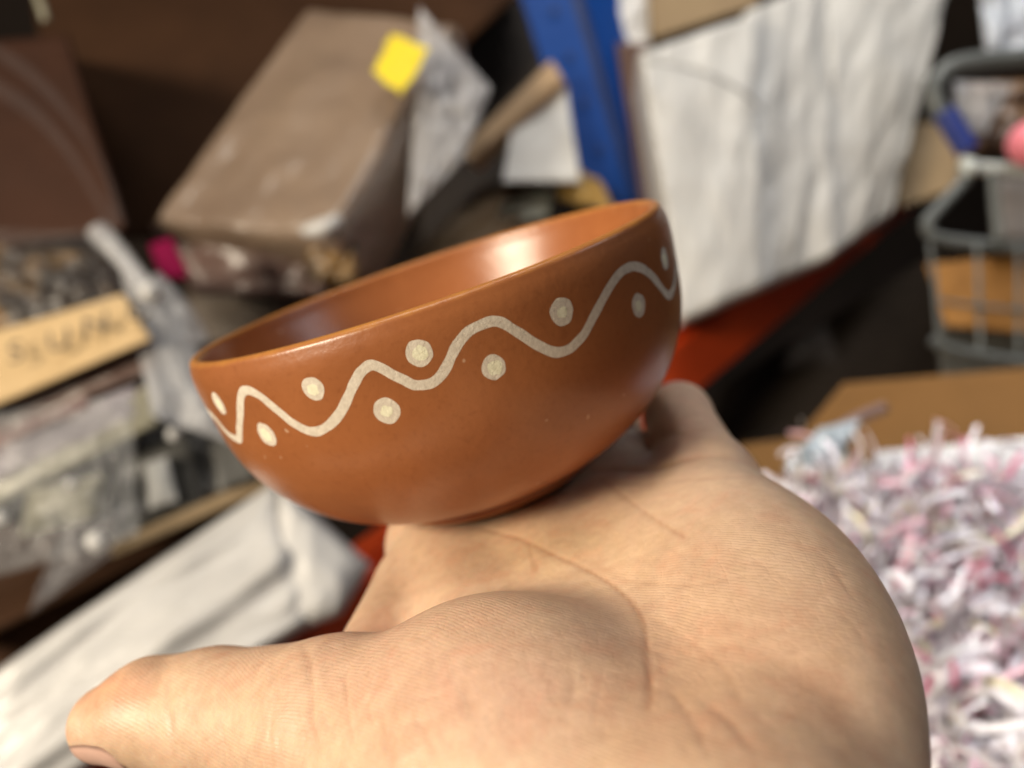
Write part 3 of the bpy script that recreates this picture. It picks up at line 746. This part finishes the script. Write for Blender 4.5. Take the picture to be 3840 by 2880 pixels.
# ---- left: bagged goods on a tray
e1 = empty('brass_goods_bag', base_of((0, 700, .55), (300, 640, .56)), 'clear bag of brass goods above the lettered card at the left', 'bag')
soft('contents', [(-80, 740, .57), (255, 655, .57), (215, 545, .61), (-80, 520, .62)], BACK(.08), M_BRASS, e1, 46, 36, .15, .6, wrinkle(.016, 5, 4, 81), .005)
soft('film', [(-90, 735, .545), (300, 650, .545), (215, 505, .585), (-90, 488, .59)], BACK(.012), F_THIN, e1, 36, 30, .15, .6, wrinkle(.008, 5, 4, 83, True), .004)
ks = empty('lettered_card', base_of((0, 870, .52), (325, 730, .53)), 'pale kraft card strip with faded black capitals, in the bag at the left', 'card')
soft('card', [(-90, 912, .525), (328, 732, .535), (266, 634, .555), (-90, 740, .545)], BACK(.01), M_KRAFT, ks, 24, 14, .05, .4, wrinkle(.0012, 3, 2, 85))
for ch, x, y, w_ in (('S', 34, 762, 1.0), ('U', 128, 736, 1.0), ('N', 208, 703, 1.05), ('C', 300, 672, 1.0)):
    fc = bpy.data.curves.new('letter', 'FONT'); fc.body = ch; fc.size = .025; fc.extrude = .0004; fc.align_x = 'CENTER'; fc.align_y = 'CENTER'
    tmp = bpy.data.objects.new('tmp', fc); COL.objects.link(tmp)
    dg = bpy.context.evaluated_depsgraph_get(); lm = bpy.data.meshes.new_from_object(tmp.evaluated_get(dg)); bpy.data.objects.remove(tmp)
    lo = bpy.data.objects.new('letter', lm); COL.objects.link(lo); lm.materials.clear(); lm.materials.append(M_INK)
    t = .528 + .00003 * x; c = at(x, y, t); ex = at(x + 50, y - 17, t + .0016) - c; ex /= np.linalg.norm(ex); ey = at(x - 18, y - 50, t + .010) - c; ey -= ex * (ex @ ey); ey /= np.linalg.norm(ey); ez = np.cross(ex, ey)
    Mx = Matrix(((ex[0] * w_, ey[0], ez[0], c[0]), (ex[1] * w_, ey[1], ez[1], c[1]), (ex[2] * w_, ey[2], ez[2], c[2]), (0, 0, 0, 1)))
    lm.transform(Mx); adopt(lo, ks)
flat = [('mauve_packet', M_MAUVE, [(-90, 985, .54), (345, 790, .55), (330, 730, .56), (-90, 900, .55)], 'mauve brown packet directly under the lettered card'),
        ('rust_packet', M_RUST, [(-90, 1010, .535), (200, 880, .54), (190, 850, .55), (-90, 965, .545)], 'thin rust red packet in the pile at the left edge'),
        ('violet_packet', M_VIOLET, [(-90, 1080, .53), (300, 900, .54), (300, 828, .55), (-90, 985, .545)], 'violet grey packet in the pile at the left'),
        ('ridged_packet', M_KHAKI, [(-60, 1120, .525), (345, 915, .54), (320, 830, .55), (-60, 1040, .54)], 'ridged pale khaki packet below the violet one'),
        ('yellow_green_pouch', M_KHAKI, [(40, 1165, .515), (210, 1120, .52), (230, 1020, .53), (60, 1055, .525)], 'rounded yellow green pouch at the bottom of the pile')]
for k, (nm, mt, q, lb) in enumerate(flat):
    fo = wrinkle(.004, 2, 9, 90 + k) if nm != 'yellow_green_pouch' else wrinkle(.003, 2, 2, 90 + k)
    o = soft(nm, q, BACK(.03), mt, None, 36, 26, .12, .5, fo, .006 if nm == 'yellow_green_pouch' else .002); tag(o, lb, 'packet')
gb = empty('grey_goods_block', base_of((330, 1130, .55), (540, 1040, .57)), 'grey plastic block with dark recess and pale panel, left of the bowl', 'goods')
soft('body', [(235, 1195, .555), (590, 1035, .575), (480, 790, .60), (270, 880, .585)], BACK(.07), M_GREY, gb, 34, 34, .1, .5, wrinkle(.006, 4, 4, 99))
soft('recess', [(285, 1150, .545), (440, 1090, .553), (405, 935, .565), (275, 985, .56)], BACK(.012), M_DARKG, gb, 16, 16, .2, .5)
soft('panel', [(322, 1100, .536), (385, 1082, .54), (362, 985, .548), (312, 1000, .546)], BACK(.008), M_LGREY, gb, 16, 16, .25, .5, None, .003)
soft('dark_side', [(470, 1065, .552), (560, 1030, .556), (490, 900, .572), (452, 930, .57)], BACK(.012), M_DARKG, gb, 16, 16, .2, .5)
sheet = soft('clear_film_sheet', [(330, 900, .53), (505, 960, .55), (395, 660, .575), (255, 560, .575)], BACK(.01), F_MILK, None, 36, 36, .15, .5, wrinkle(.007, 2, 2, 103), .008); tag(sheet, 'upright milky film sheet hanging just left of the rim', 'film')
tube('film_tip', [(212, 500, .575), (250, 540, .57), (300, 600, .565), (345, 650, .56)], lambda t: .009 - .004 * t, F_MILK, None)  # milky tube stands in for the white highlight on the film
o = bpy.data.objects['film_tip']; adopt(o, sheet) if False else tag(o, 'twisted clear film end sticking up beside the magenta packet', 'film')
o = tube('film_curl', [(330, 600, .57), (385, 660, .575), (420, 720, .58), (428, 745, .58)], lambda t: .006 + .003 * t, F_MILK, None); tag(o, 'curled clear film end pointing at the rim of the bowl', 'film')
gc = soft('grey_bag', [(60, 1330, .49), (240, 1200, .51), (330, 1080, .54), (140, 1110, .52)], BACK(.05), F_CLEAR, None, 30, 30, .2, .5, wrinkle(.014, 4, 4, 107, True), .006); tag(gc, 'crumpled clear bag hanging below the yellow green pouch', 'plastic bag')
bf = soft('goods_bag', [(-60, 1260, .485), (300, 1160, .51), (285, 850, .535), (-60, 900, .52)], BACK(.008), film('crinkled_clear_bag', (.46, .47, .48), .17, .10), None, 60, 44, .12, .5, wrinkle(.011, 6, 5, 171, True), .006); tag(bf, 'big crinkled clear bag drawn over the packets at the left edge', 'plastic bag')
# white blobs added to imitate small hard glints on the clear film
for k, (x, y, t, r) in enumerate(((327, 632, .53, .0075), (155, 1045, .505, .004), (2, 1120, .49, .005), (375, 938, .545, .005), (210, 1170, .49, .007))):
    bm = bmesh.new(); bmesh.ops.create_icosphere(bm, subdivisions=3, radius=r)
    for v in bm.verts: v.co *= 1 + .25 * mnoise.noise(v.co * 400 + Vector((k, 0, 0))); v.co += Vector(at(x, y, t))
    me_ = bpy.data.meshes.new('film_knot'); bm.to_mesh(me_); bm.free(); me_.polygons.foreach_set('use_smooth', [True] * len(me_.polygons)); me_.materials.append(M_WHITE2)
    o = bpy.data.objects.new('film_knot', me_); COL.objects.link(o)
    tag(o, ['shiny film knot at the end of the lettered card', 'shiny film knot beside the yellow green pouch', 'shiny film knot at the very left edge of the picture',
            'shiny film knot on top of the grey block', 'large dull film knot hanging below the yellow green pouch'][k], 'film knot')
tray = empty('cardboard_tray', base_of((285, 1170, .54), (575, 1045, .57)), 'shallow cardboard tray edge under the bagged goods at the left', 'tray')
soft('front_edge', [(240, 1205, .515), (590, 1050, .565), (575, 1022, .57), (240, 1172, .52)], BACK(.02), M_TANB, tray, 30, 8, .2, .3)
soft('bottom', [(-160, 1420, .50), (590, 1060, .60), (560, 1000, .72), (-160, 1240, .66)], np.array([0, 0, -.006]), M_CARD_D, tray, 10, 10, .05, .3)
carton('carton', 'dark brown carton at the left edge behind the white bag', [(-150, 1620, .52), (330, 1420, .54), (330, 1120, .62), (-150, 1130, .60)], BACK(.15), M_CARD_D)

# ---- white bag, lower left
wb = empty('white_bag', base_of((0, 1700, .40), (740, 1370, .52)), 'creased white plastic bag behind the thumb, lower left', 'bag')
def bag_folds(u, v, x, y):
    s_ = 0
    for v0, w_, h_, k_ in ((.20, .12, .006, .5), (.42, .09, .008, 1.7), (.63, .12, .006, 2.9), (.84, .07, .008, 4.2)):
        vv = v0 + .16 * mnoise.noise(Vector((u * 1.8, k_, 0))) + .12 * (u - .5)
        s_ += h_ * (.6 + 1.1 * mnoise.noise(Vector((u * 2.6, k_ + 7, 0)))) * math.exp(-((v - vv) / w_) ** 2)
    return s_ + .006 * mnoise.fractal(Vector((u * 2.0, v * 2.6, 5)), .8, 2, 3)
soft('sack', [(-260, 1960, .42), (712, 1330, .50), (600, 1030, .545), (-60, 1480, .47)], BACK(.10), M_WHITE2, wb, 70, 90, .09, .7, bag_folds, .010)
soft('bag_end', [(600, 1385, .495), (735, 1332, .505), (806, 1220, .53), (600, 1035, .53)], BACK(.09), M_WHITE2, wb, 30, 30, .18, .5, wrinkle(.004, 2, 2, 127), .006)

# ---- right: trolley, cartons, shredded paper
tr = empty('wire_trolley', base_of((2010, 760, .72), (2212, 790, .72)), 'grey tubular wire trolley with a blue sleeve at the right edge', 'trolley')
tube('top_rail', [(2320, 118, .74), (2150, 128, .74), (2060, 142, .74), (2022, 175, .74), (2018, 215, .74), (2042, 262, .74)], .0088, M_STEEL, tr, 14)
tube('sleeve', [(2040, 240, .735), (2062, 280, .735), (2090, 325, .735)], .0105, M_SLEEVE, tr, 14)
tube('cross_bar', [(2092, 362, .73), (2140, 364, .73), (2330, 372, .73)], .0062, M_STEELP, tr, 12)
tube('bar_end', [(2080, 362, .728), (2100, 362, .728)], .0095, M_STEELP, tr, 12, 2)
tube('side_frame', [(2098, 372, .73), (2060, 415, .73), (2010, 470, .73), (2002, 495, .73), (2030, 515, .73), (2120, 528, .73), (2330, 545, .73)], .0058, M_STEEL, tr, 12)
tube('stay', [(2145, 372, .725), (2150, 440, .725), (2158, 520, .725)], .005, M_STEEL, tr, 10)
for x0, x1 in ((2008, 2032), (2110, 2118), (2200, 2200)):
    tube('basket_wire', [(x0, 525, .72), ((x0 + x1) / 2, 620, .72), (x1, 770, .72)], .0022, M_STEEL, tr, 8)
tube('bottom_rail', [(2012, 735, .72), (2050, 752, .72), (2130, 768, .72), (2330, 800, .72)], .0046, M_STEEL, tr, 10)
tube('bottom_rail', [(2030, 650, .715), (2120, 662, .715), (2330, 680, .715)], .002, M_STEEL, tr, 8)
carton('carton', 'orange brown carton seen through the trolley wires', [(2042, 705, .78), (2330, 730, .78), (2330, 535, .80), (1998, 570, .80)], BACK(.16), M_CARD_O)
carton('carton', 'dark grey carton low in the trolley under the orange brown one', [(2030, 830, .80), (2330, 850, .80), (2330, 700, .82), (2030, 690, .82)], BACK(.14), plain('slate_carton', (.06, .06, .055), (.09, .085, .07), 12, .6))
p1 = soft('grey_cushion', [(2140, 535, .77), (2330, 545, .77), (2330, 380, .78), (2140, 380, .78)], BACK(.1), plain('taupe_cloth', (.20, .17, .15), (.16, .14, .12), 14, .7), None, 20, 20, .15, .5, wrinkle(.004, 3, 3, 141)); tag(p1, 'taupe cloth bundle inside the trolley frame', 'bundle')
p2 = soft('brown_bundle', [(2100, 330, .80), (2330, 330, .80), (2330, 160, .82), (2090, 180, .82)], BACK(.1), plain('brown_bundle', (.2, .12, .06), None, 16, .5, 30, .006, .2, stops=[(.32, (.03, .012, .008)), (.5, (.19, .10, .045)), (.62, (.30, .17, .07)), (.75, (.45, .40, .37))]), None, 26, 26, .2, .6, wrinkle(.014, 4, 4, 143)); tag(p2, 'mixed brown goods heaped in the top of the trolley', 'goods')
p4 = soft('milky_bag', [(2060, 285, .76), (2130, 290, .76), (2190, 180, .77), (2060, 175, .77)], BACK(.04), F_MILK, None, 20, 20, .2, .5, wrinkle(.01, 4, 4, 145, True), .008); tag(p4, 'crumpled milky bag below the top rail of the trolley', 'plastic bag')
p5 = soft('clear_pouch', [(2130, 135, .82), (2330, 120, .82), (2330, -80, .84), (2105, -80, .84)], BACK(.05), plain('bluish_clear_pouch', (.50, .55, .62), (.28, .29, .33), 22, .25, 40, .012, .4), None, 26, 26, .2, .6, wrinkle(.012, 5, 5, 147)); tag(p5, 'bluish clear pouch above the trolley in the upper right corner', 'pouch')
bm = bmesh.new(); bmesh.ops.create_icosphere(bm, subdivisions=4, radius=.0205)
for v in bm.verts: v.co *= 1 + .03 * mnoise.noise(v.co * 60); v.co += Vector(at(2230, 310, .70))
me_ = bpy.data.meshes.new('pink_ball'); bm.to_mesh(me_); bm.free(); me_.polygons.foreach_set('use_smooth', [True] * len(me_.polygons)); me_.materials.append(M_PINK)
pb = bpy.data.objects.new('pink_ball', me_); COL.objects.link(pb); tag(pb, 'pink ball at the right edge beside the trolley', 'ball')

bx = empty('open_carton', base_of((1900, 1000, .5), (2212, 960, .5)), 'open orange brown carton full of shredded paper, right of the hand', 'carton')
soft('back_flap', [(1640, 1045, .56), (2420, 930, .56), (2420, 778, .60), (1822, 828, .60)], BACK(.006), M_FLAP, bx, 20, 12, .02, .2, wrinkle(.002, 2, 2, 151))
soft('white_liner', [(1840, 1050, .475), (2330, 1010, .475), (2330, 935, .485), (1895, 975, .485)], BACK(.006), M_WHITE, bx, 20, 10, .2, .3, wrinkle(.002, 3, 3, 153))
soft('left_flap', [(1560, 1100, .47), (1840, 1000, .52), (1760, 940, .56), (1600, 960, .55)], BACK(.006), M_FLAP, bx, 12, 12, .03, .2)
soft('bottom', [(1300, 1900, .46), (2700, 1900, .46), (2500, 1080, .72), (1500, 1080, .72)], np.array([0, 0, -.006]), M_CARD_O, bx, 8, 8, .03, .2)
ps = soft('plastic_strip', [(1690, 1015, .425), (1815, 1000, .425), (1860, 905, .44), (1770, 925, .44)], BACK(.006), plain('blue_grey_plastic', (.42, .50, .54), (.22, .25, .27), 30, .2, 60, .004, .4), None, 20, 20, .2, .5, wrinkle(.006, 4, 4, 157), .004); tag(ps, 'blue grey plastic strip on the left end of the shredded paper', 'plastic strip')
ps2 = tube('tape_end', [(1800, 935, .46), (1850, 905, .465), (1910, 880, .47)], .0035, M_MAUVE); tag(ps2, 'mauve tape end sticking out over the carton flap', 'tape')

# shredded paper: a lumpy heap of curled strips
HQ = [at(1440, 1900, .30), at(2560, 1900, .30), at(2420, 1085, .47), at(1690, 1095, .44)]
hn = np.cross(HQ[1] - HQ[0], HQ[3] - HQ[0]); hn /= np.linalg.norm(hn); hn = hn if hn @ (CAM - HQ[0]) > 0 else -hn
def heap(u, v):
    b = HQ[0] * (1 - u) * (1 - v) + HQ[1] * u * (1 - v) + HQ[2] * u * v + HQ[3] * (1 - u) * v
    return b + hn * .013 * mnoise.fractal(Vector((u * 7, v * 7, 3)), .7, 2, 4)
vs, fs, cols = [], [], []
G = 40
for j in range(G):
    for i in range(G): vs.append(heap(i / (G - 1), j / (G - 1)) - hn * .006)
for j in range(G - 1):
    for i in range(G - 1): fs.append((j * G + i, j * G + i + 1, (j + 1) * G + i + 1, (j + 1) * G + i)); cols.append((.58, .55, .58))
PAL = [((.76, .73, .75), .42), ((.68, .64, .68), .20), ((.54, .51, .55), .05), ((.78, .50, .56), .15), ((.72, .26, .36), .045), ((.72, .66, .46), .045), ((.82, .80, .80), .09)]
pc = [p[0] for p in PAL]; pw = np.array([p[1] for p in PAL]); pw /= pw.sum()
for k in range(8000):
    u, v = random.random(), random.random()
    c = heap(u, v) + hn * random.uniform(-.004, .010)
    col = pc[RNG.choice(len(pc), p=pw)]
    d = Vector(RNG.normal(size=3)); d -= Vector(hn) * (d.dot(Vector(hn))) * (.92 if v < .85 else 1.0); d.normalize()
    s = Vector(RNG.normal(size=3)); s -= Vector(hn) * s.dot(Vector(hn)) * .7; s -= d * s.dot(d); s.normalize(); u2 = d.cross(s)
    ln = random.uniform(.018, .075); wd = random.uniform(.0009, .0021); cv = random.uniform(-1, 1) * 75; tw = random.uniform(-1, 1) * 50
    n = 9; st = len(vs); p = Vector(c) - d * ln * .5; ang = 0; twa = 0
    for i in range(n + 1):
        dd = d * math.cos(ang) + u2 * math.sin(ang)
        ss = s * math.cos(twa) + dd.cross(s) * math.sin(twa)
        vs.append(p + ss * wd); vs.append(p - ss * wd)
        p = p + dd * (ln / n); ang += cv * ln / n; twa += tw * ln / n
    for i in range(n): fs.append((st + 2 * i, st + 2 * i + 1, st + 2 * i + 3, st + 2 * i + 2)); cols.append(col)
m, nt, b = mat_new('shredded_paper'); a = N(nt, 'ShaderNodeAttribute', attribute_name='paper'); L(nt, a.outputs['Color'], b.inputs['Base Color']); b.inputs['Roughness'].default_value = .6
sp = mesh_obj('shredded_paper', vs, fs, m)
ca = sp.data.color_attributes.new('paper', 'FLOAT_COLOR', 'CORNER')
arr = np.repeat(np.array([(*c, 1) for c in cols], np.float32), 4, 0); ca.data.foreach_set('color', arr.ravel())
tag(sp, 'pink, white and pale yellow shredded paper filling the open carton', 'shredded paper', kind='stuff')
